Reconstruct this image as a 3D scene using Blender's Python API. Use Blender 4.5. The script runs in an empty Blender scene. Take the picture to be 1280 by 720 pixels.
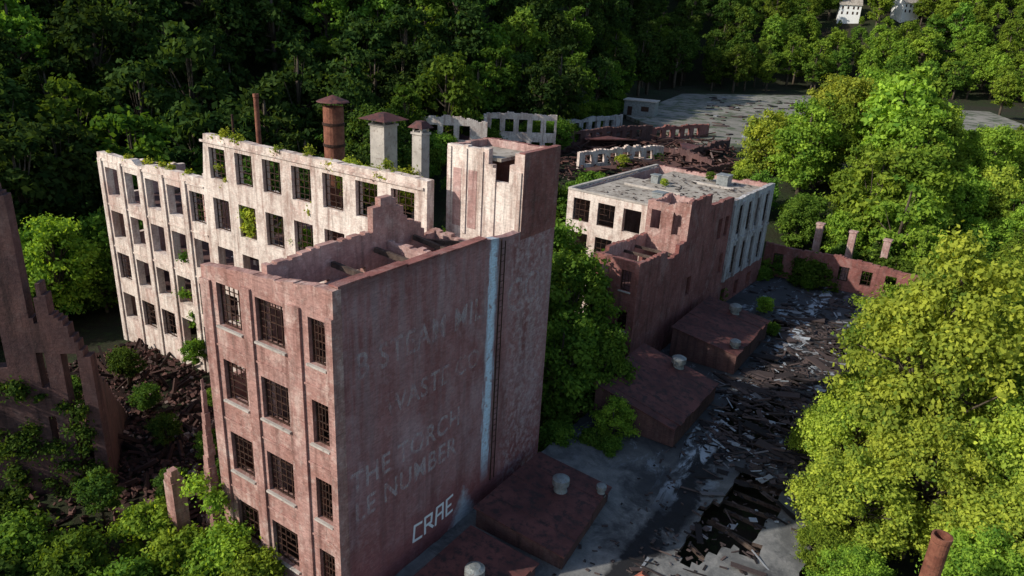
import bpy, math, random
import numpy as np
from mathutils import Matrix, Vector, noise
rad=math.radians
random.seed(7); rng=np.random.default_rng(7)
C=bpy.context.scene.collection

# ------------------------------------------------------------ helpers
def link(o,parent=None):
    C.objects.link(o)
    if parent: o.parent=parent
    return o
def empty(name,loc=(0,0,0),rz=0,parent=None):
    o=bpy.data.objects.new(name,None); o.location=loc; o.rotation_euler=(0,0,rz); o.empty_display_size=.5
    return link(o,parent)
def meshobj(name,v,f,mats,parent=None,mi=None,smooth=False,tone=None):
    me=bpy.data.meshes.new(name); me.from_pydata([tuple(map(float,p)) for p in v],[],[tuple(map(int,q)) for q in f])
    for m in (mats if isinstance(mats,(list,tuple)) else [mats]): me.materials.append(m)
    if mi is not None: me.polygons.foreach_set('material_index',np.array(mi,dtype=np.int32))
    if tone is not None:
        a=me.attributes.new('tone','FLOAT','FACE'); a.data.foreach_set('value',np.array(tone,dtype=np.float32))
    if smooth: me.polygons.foreach_set('use_smooth',np.ones(len(me.polygons),dtype=bool))
    me.update()
    o=bpy.data.objects.new(name,me); return link(o,parent)
class MB:
    def __init__(s): s.v=[];s.f=[];s.m=[];s.t=[]
    def add(s,v,f,m=0,t=.5):
        b=len(s.v); s.v+=list(v); s.f+=[tuple(i+b for i in q) for q in f]; s.m+=[m]*len(f); s.t+=[t]*len(f)
    def box(s,x0,x1,y0,y1,z0,z1,m=0,t=.5):
        s.add([(x0,y0,z0),(x1,y0,z0),(x1,y1,z0),(x0,y1,z0),(x0,y0,z1),(x1,y0,z1),(x1,y1,z1),(x0,y1,z1)],
              [(0,3,2,1),(4,5,6,7),(0,1,5,4),(1,2,6,5),(2,3,7,6),(3,0,4,7)],m,t)
    def obox(s,c,size,R,m=0,t=.5):
        a,b,d=size[0]/2,size[1]/2,size[2]/2
        P=[Vector((x,y,z)) for z in(-d,d) for x,y in((-a,-b),(a,-b),(a,b),(-a,b))]
        P=[tuple(R@p+Vector(c)) for p in P]
        s.add(P,[(0,3,2,1),(4,5,6,7),(0,1,5,4),(1,2,6,5),(2,3,7,6),(3,0,4,7)],m,t)
    def tube(s,p0,p1,r0,r1,n=8,m=0,cap=True,t=.5):
        p0=Vector(p0);p1=Vector(p1);d=(p1-p0).normalized()
        a=d.orthogonal().normalized();b=d.cross(a)
        P=[];
        for p,r in((p0,r0),(p1,r1)):
            for i in range(n):
                w=2*math.pi*i/n; P.append(tuple(p+(a*math.cos(w)+b*math.sin(w))*r))
        F=[(i,(i+1)%n,n+(i+1)%n,n+i) for i in range(n)]
        if cap: F+=[tuple(range(n))[::-1],tuple(range(n,2*n))]
        s.add(P,F,m,t)
    def obj(s,name,mats,parent=None,smooth=False,tone=False):
        return meshobj(name,s.v,s.f,mats,parent,s.m,smooth,s.t if tone else None)

# ------------------------------------------------------------ materials
class G:
    def __init__(s,name):
        s.m=bpy.data.materials.new(name); s.m.use_nodes=True; s.nt=s.m.node_tree; s.nt.nodes.clear()
        s.out=s.n('ShaderNodeOutputMaterial')
    def n(s,t,**k):
        o=s.nt.nodes.new(t)
        for a,b in k.items(): setattr(o,a,b)
        return o
    def l(s,a,b): s.nt.links.new(a,b)
    def coord(s,kind='Object'): return s.n('ShaderNodeTexCoord').outputs[kind]
    def map(s,vec,scale=(1,1,1),loc=(0,0,0)):
        o=s.n('ShaderNodeMapping'); s.l(vec,o.inputs[0]); o.inputs['Scale'].default_value=scale; o.inputs['Location'].default_value=loc; return o.outputs[0]
    def noise(s,vec,scale=1,det=4,rough=.6,dist=0):
        o=s.n('ShaderNodeTexNoise'); s.l(vec,o.inputs['Vector']); o.inputs['Scale'].default_value=scale; o.inputs['Detail'].default_value=det
        o.inputs['Roughness'].default_value=rough; o.inputs['Distortion'].default_value=dist; return o.outputs[0]
    def ramp(s,fac,a,b,va=0,vb=1):
        o=s.n('ShaderNodeMapRange'); s.l(fac,o.inputs[0]); o.inputs[1].default_value=a;o.inputs[2].default_value=b;o.inputs[3].default_value=va;o.inputs[4].default_value=vb
        return o.outputs[0]
    def math(s,op,a,b=0,c=None):
        o=s.n('ShaderNodeMath',operation=op)
        for i,x in enumerate((a,b)+((c,) if c is not None else ())):
            if isinstance(x,(int,float)): o.inputs[i].default_value=x
            else: s.l(x,o.inputs[i])
        return o.outputs[0]
    def mix(s,fac,a,b,blend='MIX'):
        o=s.n('ShaderNodeMix',data_type='RGBA',blend_type=blend)
        for i,x in((0,fac),(6,a),(7,b)):
            if isinstance(x,(int,float)): o.inputs[i].default_value=x
            elif isinstance(x,tuple): o.inputs[i].default_value=x+(1,) if len(x)==3 else x
            else: s.l(x,o.inputs[i])
        return o.outputs[2]
    def sep(s,vec):
        o=s.n('ShaderNodeSeparateXYZ'); s.l(vec,o.inputs[0]); return o.outputs
    def comb(s,x,y,z):
        o=s.n('ShaderNodeCombineXYZ')
        for i,a in enumerate((x,y,z)):
            if isinstance(a,(int,float)): o.inputs[i].default_value=a
            else: s.l(a,o.inputs[i])
        return o.outputs[0]
    def bsdf(s,col,rough=.9,bump=None,bs=.3,metal=0,bd=.05):
        o=s.n('ShaderNodeBsdfPrincipled'); 
        if isinstance(col,tuple): o.inputs['Base Color'].default_value=col+(1,)
        else: s.l(col,o.inputs['Base Color'])
        if isinstance(rough,(int,float)): o.inputs['Roughness'].default_value=rough
        else: s.l(rough,o.inputs['Roughness'])
        o.inputs['Metallic'].default_value=metal
        o.inputs['Specular IOR Level'].default_value=.2
        if bump is not None:
            b=s.n('ShaderNodeBump'); s.l(bump,b.inputs['Height']); b.inputs['Strength'].default_value=bs; b.inputs['Distance'].default_value=bd
            s.l(b.outputs[0],o.inputs['Normal'])
        s.l(o.outputs[0],s.out.inputs[0]); return o

def band(g,x,c,w,soft):
    d=g.math('ABSOLUTE',g.math('SUBTRACT',x,c)); return g.ramp(d,w,w+soft,1,0)

def mat_masonry(name,c1,c2,pale,palef,dark,streakf=.35,brick=.5,side=False,grime=0):
    g=G(name); co=g.coord(); x,y,z=g.sep(co)
    uv=g.comb(g.math('ADD',x,y),z,0)
    br=g.n('ShaderNodeTexBrick'); g.l(uv,br.inputs['Vector']); br.inputs['Scale'].default_value=1
    br.inputs['Brick Width'].default_value=.26; br.inputs['Row Height'].default_value=.09; br.inputs['Mortar Size'].default_value=.01
    br.inputs['Color1'].default_value=(.65,.65,.65,1);br.inputs['Color2'].default_value=(1.25,1.25,1.25,1);br.inputs['Mortar'].default_value=(1.05,1.02,1,1)
    n1=g.noise(co,.35,6,.65); n2=g.noise(co,2.3,6,.7); n3=g.noise(co,11,3,.7)
    col=g.mix(g.ramp(n1,.38,.62),c1,c2)
    col=g.mix(g.math('MULTIPLY',g.ramp(n2,.52,.70),palef),col,pale)
    st=g.noise(g.map(co,(1.7,1.7,.13)),1,5,.65)
    col=g.mix(g.math('MULTIPLY',g.ramp(st,.5,.66),streakf),col,dark)
    n4=g.noise(g.map(co,(.5,.5,.28),(5,3,9)),1,6,.7,.4)
    col=g.mix(g.math('MULTIPLY',g.ramp(n4,.54,.64),palef*.9),col,pale)
    if grime:
        n5=g.noise(g.map(co,(.9,.9,.5),(2,8,1)),1,7,.75,.6)
        col=g.mix(g.math('MULTIPLY',g.ramp(n5,.5,.63),grime),col,dark)
        n6=g.noise(g.map(co,(3.5,3.5,.5),(1,4,7)),1,5,.7)
        col=g.mix(g.math('MULTIPLY',g.ramp(n6,.54,.68),grime*.8),col,(.10,.085,.075))
    if side:
        st2=g.noise(g.map(co,(1,.8,.09),(3,1,5)),1,6,.7)
        col=g.mix(g.math('MULTIPLY',g.ramp(st2,.52,.62),.45),col,(.15,.055,.05))
        stw=g.noise(g.map(co,(5,5,.5)),1,5,.8)
        edge=g.math('ADD',y,g.math('MULTIPLY',g.math('SUBTRACT',stw,.5),1.4))
        m=g.math('MULTIPLY',band(g,edge,12.05,.22,.3),g.ramp(n2,.30,.46))
        m=g.math('MULTIPLY',m,g.ramp(z,1.5,4)); m=g.math('MULTIPLY',m,.95)
        d=g.math('ADD',g.math('ABSOLUTE',g.math('SUBTRACT',y,9.9)),g.math('MULTIPLY',z,.55))
        m2=g.math('MULTIPLY',g.ramp(g.math('ADD',d,g.math('MULTIPLY',n2,1.6)),1.5,2.3,1,0),.85)
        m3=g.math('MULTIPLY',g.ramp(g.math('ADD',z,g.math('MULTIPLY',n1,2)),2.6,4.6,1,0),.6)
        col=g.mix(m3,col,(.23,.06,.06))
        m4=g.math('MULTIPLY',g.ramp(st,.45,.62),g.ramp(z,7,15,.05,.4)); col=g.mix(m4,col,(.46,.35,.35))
        m5=g.math('MULTIPLY',band(g,y,16.2,1.6,1.2),g.math('MULTIPLY',g.ramp(n2,.45,.6),.5)); col=g.mix(m5,col,(.52,.42,.42))
        m6=g.math('MULTIPLY',g.math('MULTIPLY',band(g,z,6.8,1.6,1.5),g.ramp(n4,.42,.56)),.35); col=g.mix(m6,col,(.42,.30,.31))
        col=g.mix(m2,col,(.50,.56,.60)); col=g.mix(m,col,(.58,.74,.86))
        # dark line beneath the coping
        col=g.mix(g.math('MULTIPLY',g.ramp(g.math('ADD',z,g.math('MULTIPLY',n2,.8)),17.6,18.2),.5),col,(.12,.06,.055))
    col=g.mix(brick,col,br.outputs[0],'MULTIPLY')
    col=g.mix(.6,col,g.mix(n3,(.40,.40,.40),(1.5,1.5,1.5)),'MULTIPLY')
    h=g.math('ADD',g.math('MULTIPLY',n2,1.0),g.math('MULTIPLY',n3,.5))
    g.bsdf(col,.92,h,.6,bd=.06); return g.m

M={}
M['brick_front']=mat_masonry('brick_faded_pink',(.30,.155,.13),(.42,.255,.225),(.56,.44,.39),.6,(.12,.055,.045),.6,.6,grime=.4)
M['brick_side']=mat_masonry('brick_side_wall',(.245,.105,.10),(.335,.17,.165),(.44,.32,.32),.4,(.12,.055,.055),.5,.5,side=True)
M['brick_red']=mat_masonry('brick_red',(.20,.075,.065),(.28,.12,.105),(.40,.30,.28),.3,(.06,.03,.026),.5,grime=.4)
M['brick_dark']=mat_masonry('brick_dark',(.08,.045,.045),(.13,.068,.06),(.18,.13,.12),.3,(.025,.018,.018),.6)  # on the left ruin, its shadow is put into this darker colour
M['white']=mat_masonry('whitewashed_masonry',(.62,.53,.47),(.74,.66,.59),(.44,.27,.23),.65,(.26,.16,.13),.65,.4,grime=.5)
M['bluewhite']=mat_masonry('peeling_pale_paint',(.38,.37,.36),(.50,.49,.49),(.25,.27,.30),.6,(.14,.09,.08),.8,.3,grime=.7)
M['inner']=mat_masonry('inner_wall_plaster',(.36,.21,.19),(.48,.31,.28),(.60,.48,.44),.6,(.13,.08,.07),.5,.4,grime=.4)

def mat_noise(name,c1,c2,c3,s=1,rough=.9,metal=0,bs=.5,th=(.4,.6),th3=(.55,.7),bd=.05):
    g=G(name); co=g.coord(); n=g.noise(co,s,6,.65); n2=g.noise(co,s*4.3,5,.7)
    col=g.mix(g.ramp(n,*th),c1,c2); col=g.mix(g.ramp(n2,*th3),col,c3)
    g.bsdf(col,rough,n2,bs,metal,bd); return g.m
M['rust']=mat_noise('rusted_metal',(.16,.06,.04),(.26,.11,.07),(.07,.04,.03),1.5,.75,.2)
M['rustroof']=mat_noise('rusted_roofing',(.085,.034,.032),(.145,.056,.050),(.045,.028,.028),.45,.7,.0,.35,th3=(.48,.62))
M['concrete']=mat_noise('concrete',(.34,.31,.28),(.46,.42,.38),(.20,.16,.14),.8)
M['roofgrey']=mat_noise('gravel_roofing',(.29,.26,.22),(.40,.36,.31),(.17,.14,.115),.35,.95,th3=(.50,.62))
M['slab']=mat_noise('old_concrete_floor',(.17,.16,.14),(.25,.235,.205),(.07,.09,.05),.06,.95,th3=(.48,.58))
M['wood']=mat_noise('charred_timber',(.05,.035,.03),(.11,.08,.065),(.02,.018,.016),2,.9)
M['iron']=mat_noise('window_iron',(.035,.022,.018),(.07,.035,.025),(.02,.015,.013),3,.7,.3)
M['galv']=mat_noise('galvanised_vent',(.20,.22,.22),(.30,.32,.32),(.16,.09,.06),2,.55,.4)
M['white_paint']=mat_noise('white_siding',(.75,.75,.73),(.8,.8,.78),(.6,.6,.58),1,.7)
g=G('rubble_mix'); a=g.n('ShaderNodeAttribute'); a.attribute_name='tone'
col=g.mix(g.ramp(a.outputs['Fac'],.0,.6),(.025,.016,.014),(.10,.050,.042)); col=g.mix(g.ramp(a.outputs['Fac'],.88,1),col,(.24,.19,.17))  # dark reddish tones have the courtyard's shade put into them
g.bsdf(col,.95,g.noise(g.coord(),6,4),.5); M['rubble']=g.m
g=G('collapsed_debris'); a=g.n('ShaderNodeAttribute'); a.attribute_name='tone'
col=g.mix(g.ramp(a.outputs['Fac'],.2,.7),(.02,.017,.018),(.085,.062,.058)); col=g.mix(g.ramp(a.outputs['Fac'],.88,.97),col,(.30,.33,.36))
g.bsdf(col,.9,g.noise(g.coord(),6,4),.5); M['debris']=g.m
g=G('tar_and_concrete_deck'); co=g.coord(); x,y,z=g.sep(co)
n1=g.noise(co,.16,6,.65,.5); n2=g.noise(co,.9,7,.72); n3=g.noise(co,7,4,.7); n4=g.noise(g.map(co,(1,.35,1)),.7,6,.7,1)
n5=g.noise(co,.33,7,.7,.8)
col=g.mix(g.ramp(n2,.35,.65),(.13,.132,.13),(.24,.235,.225))
col=g.mix(g.math('MULTIPLY',g.ramp(n5,.49,.58),.6),col,(.07,.072,.074))
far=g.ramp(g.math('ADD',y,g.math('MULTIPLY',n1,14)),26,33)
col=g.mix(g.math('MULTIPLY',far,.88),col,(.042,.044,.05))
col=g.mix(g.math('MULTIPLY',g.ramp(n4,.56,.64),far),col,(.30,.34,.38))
col=g.mix(g.math('MULTIPLY',g.ramp(n1,.52,.60),.8),col,(.035,.036,.04))
xs=g.math('ADD',x,g.math('MULTIPLY',n2,1.2))
seam=g.math('MULTIPLY',band(g,xs,10.6,.2,.2),.9); col=g.mix(seam,col,(.02,.02,.022))
tarm=g.math('MULTIPLY',band(g,xs,11.0,.9,.3),g.ramp(n1,.46,.51)); col=g.mix(tarm,col,(.018,.018,.02))
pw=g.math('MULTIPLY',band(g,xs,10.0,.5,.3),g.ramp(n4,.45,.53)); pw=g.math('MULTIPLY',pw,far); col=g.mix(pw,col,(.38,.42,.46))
col=g.mix(.6,col,g.mix(n3,(.45,.45,.45),(1.45,1.45,1.45)),'MULTIPLY')
g.bsdf(col,g.ramp(n2,.3,.7,.6,.95),n3,.3,bd=.03); M['deck']=g.m
g=G('ground_soil_and_undergrowth'); co=g.coord(); n1=g.noise(co,.08,6,.65); n2=g.noise(co,1.3,6,.75)
col=g.mix(g.ramp(n1,.4,.6),(.020,.028,.011),(.030,.022,.016)); col=g.mix(g.ramp(n2,.5,.65),col,(.03,.048,.014))
g.bsdf(col,1,n2,.8,bd=.3); M['ground']=g.m
def mat_leaf(name,trans=.4):
    g=G(name); a=g.n('ShaderNodeAttribute'); a.attribute_name='tone'; oi=g.n('ShaderNodeObjectInfo')
    t=a.outputs['Fac']
    k=g.mix(g.ramp(t,0,1),(.40,.52,.55),(1.65,1.45,1.15))
    col=g.mix(1.0,oi.outputs['Color'],k,'MULTIPLY')
    hs=g.n('ShaderNodeHueSaturation'); g.l(col,hs.inputs['Color']); g.l(g.ramp(oi.outputs['Random'],0,1,.488,.512),hs.inputs['Hue']); g.l(g.ramp(oi.outputs['Random'],0,1,.8,1.25),hs.inputs['Value'])
    d=g.n('ShaderNodeBsdfDiffuse'); g.l(hs.outputs[0],d.inputs[0])
    tr=g.n('ShaderNodeBsdfTranslucent'); g.l(g.mix(1.0,hs.outputs[0],(1.5,1.35,.5),'MULTIPLY'),tr.inputs[0])
    mx=g.n('ShaderNodeMixShader'); mx.inputs[0].default_value=trans; g.l(d.outputs[0],mx.inputs[1]); g.l(tr.outputs[0],mx.inputs[2])
    g.l(mx.outputs[0],g.out.inputs[0]); return g.m
M['leaf']=mat_leaf('leaves'); M['bark']=mat_noise('bark',(.07,.055,.04),(.12,.095,.07),(.04,.03,.025),2)

# ------------------------------------------------------------ terrain
EX=[-1500,-200,-60,-45,-33,-20,-8,8,25,60,130,200,400,1500]
EY=[-300,10,50,70,82,97,130,140,200,276,308,285,255,200]
def ss(t): t=min(1,max(0,t)); return t*t*(3-2*t)
def ye(x): return float(np.interp(x,EX,EY))
def hgt(x,y):
    h=-2.2+8.2*ss((y-92)/24)*ss((x+28)/12 if x<0 else 1)
    h+=46*ss((y-ye(x))/150)
    h+=8*ss((x-.62*y-30)/120)*ss((y-60)/80)
    h+=.5*noise.noise((x*.05,y*.05,0))+ (6*noise.noise((x*.012,y*.012,3)) if y>ye(x)+20 else 0)
    dx,dy=x+25,y-46
    h+=1.6*math.exp(-(dx*dx/220+dy*dy/160))
    return h
xs=sorted(set([-1500,-900,-500,-350,-250]+list(range(-200,420,6))+[500,700,1000,1500]))
ys=sorted(set([-400,-200,-100,-50]+list(range(-20,480,6))+[520,600,800,1200,2000]))
v=[(x,y,hgt(x,y)) for y in ys for x in xs]; nx=len(xs)
f=[(j*nx+i,j*nx+i+1,(j+1)*nx+i+1,(j+1)*nx+i) for j in range(len(ys)-1) for i in range(nx-1)]
meshobj('ground',v,f,M['ground'],smooth=True)

# ------------------------------------------------------------ walls
def hn(i,k=0): return (math.sin(i*12.9898+k*78.233)*43758.5453)%1
def wall(name,parent,p0,p1,thick,z0,top,ops,mat,jag=.12,step=.45,seed=0):
    p0=Vector(p0);p1=Vector(p1);L=(p1-p0).length;d=(p1-p0)/L;n=Vector((-d.y,d.x))
    tf=top if callable(top) else (lambda s:top)
    stepped=jag>=.18
    if stepped: step=min(step,.3)
    cuts=[0,L]+[c for o in ops for c in o[:2]]
    cuts=sorted(set(round(min(L,max(0,c)),3) for c in cuts)); full=[]
    for a,b in zip(cuts,cuts[1:]):
        k=max(1,int((b-a)/step+.5)); full+=[a+(b-a)*i/k for i in range(k)]
    full.append(cuts[-1])
    jg=lambda i: jag*(round((.5*hn(i,seed)+1.0*hn(i//4,seed+3)+1.2*hn(i//11,seed+5)-1.35)*5)/5)
    cols=[]
    for i,(a,b) in enumerate(zip(full,full[1:])):
        mid=(a+b)/2
        if stepped: tl=tr=round((tf(mid)+jg(i))/.09)*.09
        else: tl=tf(a+1e-3)+jg(i); tr=tf(b-1e-3)+jg(i)
        iv=[(z0,z0,tl,tr)]
        for o in sorted([o for o in ops if o[0]-1e-4<=mid<=o[1]+1e-4],key=lambda o:o[2]):
            l=iv.pop()
            if o[2]>=min(l[2],l[3]): iv.append(l);continue
            if o[2]>l[0]+.01: iv.append((l[0],l[1],o[2],o[2]))
            if o[3]<min(l[2],l[3])-.02: iv.append((o[3],o[3],l[2],l[3]))
            else: break
        cols.append((a,b,iv))
    m=MB()
    def P(s,z,t): q=p0+d*s+n*t; return (q.x,q.y,z)
    for a,b,iv in cols:
        for bl,brr,tl,tr in iv:
            m.add([P(a,bl,0),P(b,brr,0),P(b,tr,0),P(a,tl,0)],[(0,1,2,3)])
            m.add([P(a,bl,thick),P(b,brr,thick),P(b,tr,thick),P(a,tl,thick)],[(3,2,1,0)],1)
            m.add([P(a,tl,0),P(b,tr,0),P(b,tr,thick),P(a,tl,thick)],[(0,1,2,3)])
            m.add([P(a,bl,0),P(b,brr,0),P(b,brr,thick),P(a,bl,thick)],[(3,2,1,0)])
    def diff(A,B):
        out=[]
        for lo,hi in A:
            segs=[(lo,hi)]
            for l2,h2 in B:
                ns=[]
                for s0,s1 in segs:
                    if h2<=s0 or l2>=s1: ns.append((s0,s1))
                    else:
                        if l2>s0: ns.append((s0,l2))
                        if h2<s1: ns.append((h2,s1))
                segs=ns
            out+=segs
        return [q for q in out if q[1]-q[0]>.003]
    for k in range(len(cols)+1):
        Lc=[(q[1],q[3]) for q in cols[k-1][2]] if k>0 else []
        Rc=[(q[0],q[2]) for q in cols[k][2]] if k<len(cols) else []
        s=full[k]
        for lo,hi in diff(Lc,Rc): m.add([P(s,lo,0),P(s,lo,thick),P(s,hi,thick),P(s,hi,0)],[(0,1,2,3)])
        for lo,hi in diff(Rc,Lc): m.add([P(s,lo,0),P(s,lo,thick),P(s,hi,thick),P(s,hi,0)],[(3,2,1,0)])
    return m.obj(name,mat if isinstance(mat,(list,tuple)) else [mat,mat],parent)
def windows(name,parent,p0,p1,thick,ops,nx=4,nz=5,skip=.0,sills=None,prob=1.0,seed=1):
    p0=Vector(p0);p1=Vector(p1);L=(p1-p0).length;d=(p1-p0)/L;n=Vector((-d.y,d.x)); ang=math.atan2(d.y,d.x)
    R=Matrix.Rotation(ang,3,'Z'); fr=MB(); sl=MB(); rr=random.Random(seed)
    for (a,b,z0,z1) in ops:
        if sills and rr.random()>.12:
            c=p0+d*((a+b)/2)+n*(thick*.3); sl.obox((c.x-n.x*.1,c.y-n.y*.1,z0-.06),(b-a+.2,thick*.6+.1,.11),R)
        if rr.random()>prob: continue
        w=b-a; zh=z1-z0
        def bar(s0,s1,za,zb):
            c=p0+d*((s0+s1)/2)+n*(thick*.45); fr.obox((c.x,c.y,(za+zb)/2),(max(s1-s0,.05),.05,max(zb-za,.05)),R)
        bar(a+.02,a+.1,z0+.02,z1-.02); bar(b-.1,b-.02,z0+.02,z1-.02); bar(a+.1,b-.1,z0+.02,z0+.1); bar(a+.1,b-.1,z1-.1,z1-.02)
        for i in range(1,nx):
            s=a+w*i/nx
            zz=z0+.1 if rr.random()>skip else z0+zh*rr.choice([.4,.6]); bar(s-.02,s+.02,zz,z1-.1)
        for j in range(1,nz):
            z=z0+zh*j/nz; t=.06 if j==nz//2 else .04
            e=b-.1 if rr.random()>skip else a+w*rr.choice([.5,.75]); 
            q0=p0+d*((a+.1+e)/2)+n*(thick*.45+.004); fr.obox((q0.x,q0.y,z),(e-a-.1,.042,t),R)
    if fr.v: fr.obj(name,[M['iron']],parent)
    if sl.v: sl.obj(name.replace('frames','sills'),[sills],parent)

RZ=rad(-32.83)
# ================= main mill building (near centre)
mb=empty('brick_mill_building',(-7.65,28.5,0),RZ)
rows=[(14.1,16.4),(9.85,12.2),(5.5,7.9),(1.2,3.6),(-2.0,-.4)]
ops=[]
for i,(a,b) in enumerate(rows):
    ops+=[(1.15,2.95,a,b),(4.1,6.1,a,b),(7.75,8.85,a,b)]
fw=((-9.4,0),(0,0))
wall('front_wall',mb,*fw,.5,-3,lambda s:17.15+ .42*min(1,s/4)+(.5*ss((s-5)/4)),ops,[M['brick_front'],M['inner']],.09,seed=2)
windows('front_window_frames',mb,*fw,.5,ops[:-3],5,6,.22,M['concrete'],.93)
m=MB()
for s0,s1 in((0.0,.75),(3.2,3.85),(6.4,7.3),(9.0,9.4)):
    m.box(-9.4+s0,-9.4+s1,-.12,-.003,-3,16.7-(.3 if s0<1 else 0))
for z in (12.9,8.6,4.3,.2): m.box(-8.6,-6.25,-.06,-.004,z,z+.1); m.box(-5.5,-3.05,-.06,-.004,z,z+.1); m.box(-2.05,-.45,-.06,-.004,z,z+.1)
m.obj('front_pilasters',[M['brick_front']],mb)
def side_top(s): return 18.05-.25*ss(s/10)-.25*ss((s-10)/3)
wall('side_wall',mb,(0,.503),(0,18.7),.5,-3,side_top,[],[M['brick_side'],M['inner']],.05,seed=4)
def lt(s):
    s=12.8-s
    if s<7.0: return 17.9
    if s<11.3: return [19.2,19.7,19.75,19.6,19.1,18.5,18.2,18.0,17.6][min(8,int((s-7)/.48))]
    return 17.0
wall('inner_left_wall',mb,(-5.3,13.3),(-5.3,.503),.4,4,lt,[(6.4,7.4,14.3,16.2),(9,10.4,14.2,16.2)],[M['brick_front'],M['inner']],.19,seed=8)
wall('back_left_wall',mb,(-9.4,9),(-9.4,.503),.45,-3,lambda s:6+4.5*ss(s/8),[(1.5,2.6,1.2,3.4),(4.5,5.6,1.2,3.4),(4.5,5.6,5.5,7.6)],[M['brick_front'],M['inner']],.4,seed=9)
wall('rear_wall',mb,(-.503,18.7),(-9.4,18.7),.45,-3,lambda s:17 if s<5 else 13,[],[M['brick_red'],M['inner']],.3,seed=10)
wall('cross_wall',mb,(-4.88,8.6),(-.503,8.6),.35,4,lambda s:17.1-.9*ss((s-2.6)/1.2),[(.8,1.9,14.6,16.3),(2.6,3.4,13.2,15.2)],[M['inner'],M['inner']],.2,seed=11)
wall('cross_wall_2',mb,(-4.88,12.8),(-.503,12.8),.35,4,lambda s:16.9,[(1.2,2.2,13.8,15.8)],[M['inner'],M['inner']],.2,seed=12)
m=MB()
for z in(-.2,4.1,8.4): m.box(-9.0,-5.35,.51,9,z-.25,z)
for z in(-.2,4.1,8.4,12.9): m.box(-4.88,-.51,.51,18.2,z-.25,z)
m.obj('floor_slabs',[M['wood']],mb)
m=MB(); m.box(-4.88,-.51,.51,3.1,15.9,16.1); m.box(-4.88,-2.6,3.1,5.4,15.88,16.08); m.box(-4.88,-.51,13.2,14.6,15.8,16.0); m.obj('roof_remnant',[M['inner']],mb)
m=MB()
for i,yy in enumerate((4.4,6.6,7.6,10.6,11.8)):
    R=Matrix.Rotation(rad(random.uniform(-4,4)),3,'Z')@Matrix.Rotation(rad([3,-14,4,5,-9][i]),3,'Y')
    m.obox((-2.7,yy,16.9-(.8 if i==1 else 0)),(4.2,.22,.28),R)
for i in range(46):
    R=Matrix.Rotation(random.uniform(0,3.14),3,'Z')@Matrix.Rotation(random.uniform(-.5,.5),3,'Y')
    m.obox((random.uniform(-4.2,-1),random.uniform(5.2,12),13.0+random.random()*1.5),(random.uniform(.8,3),.15,.15),R,0)
m.obj('fallen_roof_beams',[M['wood']],mb)
wall('tower_front_wall',mb,(-5.6,14.7),(-.003,14.7),.4,16.2,lambda s:22.05 if s<3.2 else (21.2 if s<5.0 else 22.1),[(3.4,4.6,20.2,21.6)],[M['white'],M['inner']],.18,seed=20)
wall('tower_side_wall',mb,(.012,14.703),(.012,18.72),.4,17.0,22.15,[],[M['brick_red'],M['inner']],.05,seed=21)
wall('tower_rear_wall',mb,(-.4,18.72),(-5.6,18.72),.4,13,21.9,[],[M['brick_red'],M['inner']],.15,seed=22)
wall('tower_left_wall',mb,(-5.6,18.3),(-5.6,15.12),.4,4,21.9,[],[M['brick_front'],M['inner']],.15,seed=23)
wall('tower_lower_front_wall',mb,(-5.6,14.72),(-.52,14.72),.38,4,16.19,[(1.1,2.2,13.2,15.4)],[M['inner'],M['inner']],0,seed=24)
m=MB(); m.box(-5.18,-1.9,15.12,18.3,21.3,21.5); m.obj('tower_roof_slab',[M['roofgrey']],mb)
m=MB()
for xx in(-5.55,-4.35,-3.15,-2.2,-.4): m.box(xx,xx+.28,14.62,14.697,16.6,21.6+(.25 if xx<-3 else -.6))
m.obj('tower_buttresses',[M['white']],mb)
m=MB()
for a,b in((-5.1,-4.5),(-3.95,-3.3)): m.box(a,b,14.68,14.698,17,20.6)
m.obj('tower_bricked_panels',[M['inner']],mb)
m=MB(); m.tube((.14,12.55,1.4),(.14,12.55,17.6),.045,.045,8); m.tube((.14,12.95,1.4),(.14,12.95,17.4),.035,.035,6)
for i in range(39):
    z=1.8+i*.4
    if hn(i,5)>.25: m.tube((.14,12.55,z),(.14,12.95,z),.02,.02,5)
m.obj('wall_ladder',[M['iron']],mb)
m=MB(); s=.3
while s<14.4:
    w=random.uniform(1.2,2.6)
    if random.random()>.25: m.box(-.54,.04,s,min(14.6,s+w-.02),side_top(s+w/2)+.02,side_top(s+w/2)+.11)
    s+=w
m.obj('side_coping',[M['brick_red']],mb)
def mat_paint(name,col,lo,hi,sc,amt):
    g=G(name); co=g.n('ShaderNodeNewGeometry').outputs['Position']; n=g.noise(co,sc,6,.75); n2=g.noise(g.map(co,(3,3,.8)),1.5,5,.7)
    b=g.bsdf(col,.9); t=g.n('ShaderNodeBsdfTransparent'); mx=g.n('ShaderNodeMixShader')
    fa=g.math('MULTIPLY',g.ramp(g.math('MULTIPLY',g.math('ADD',n,n2),.5),lo,hi),amt)
    g.l(fa,mx.inputs[0]); g.l(t.outputs[0],mx.inputs[1]); g.l(b.outputs[0],mx.inputs[2]); g.l(mx.outputs[0],g.out.inputs[0]); return g.m
Pf=mat_paint('faded_sign_paint',(.62,.55,.55),.40,.56,1.2,.5); Pg=mat_paint('graffiti_paint',(.8,.8,.8),.2,.35,3,.95)
Pf2=mat_paint('ghost_sign_paint',(.62,.54,.54),.43,.58,.8,.48)
def text(name,body,s,z,size,mat,sx=1,tilt=0,sp=1.1,off=0):
    c=bpy.data.curves.new(name,'FONT'); c.body=body; c.size=size; c.offset=off; c.space_character=sp; c.materials.append(mat)
    o=bpy.data.objects.new(name,c); link(o,mb); o.location=(.008,s,z); o.rotation_euler=(rad(90),rad(tilt),rad(90)); o.scale=(sx,1,1)
text('painted_sign_line_a','THE TORCH',.7,7.1,1.7,Pf,.85,off=.03)
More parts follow.
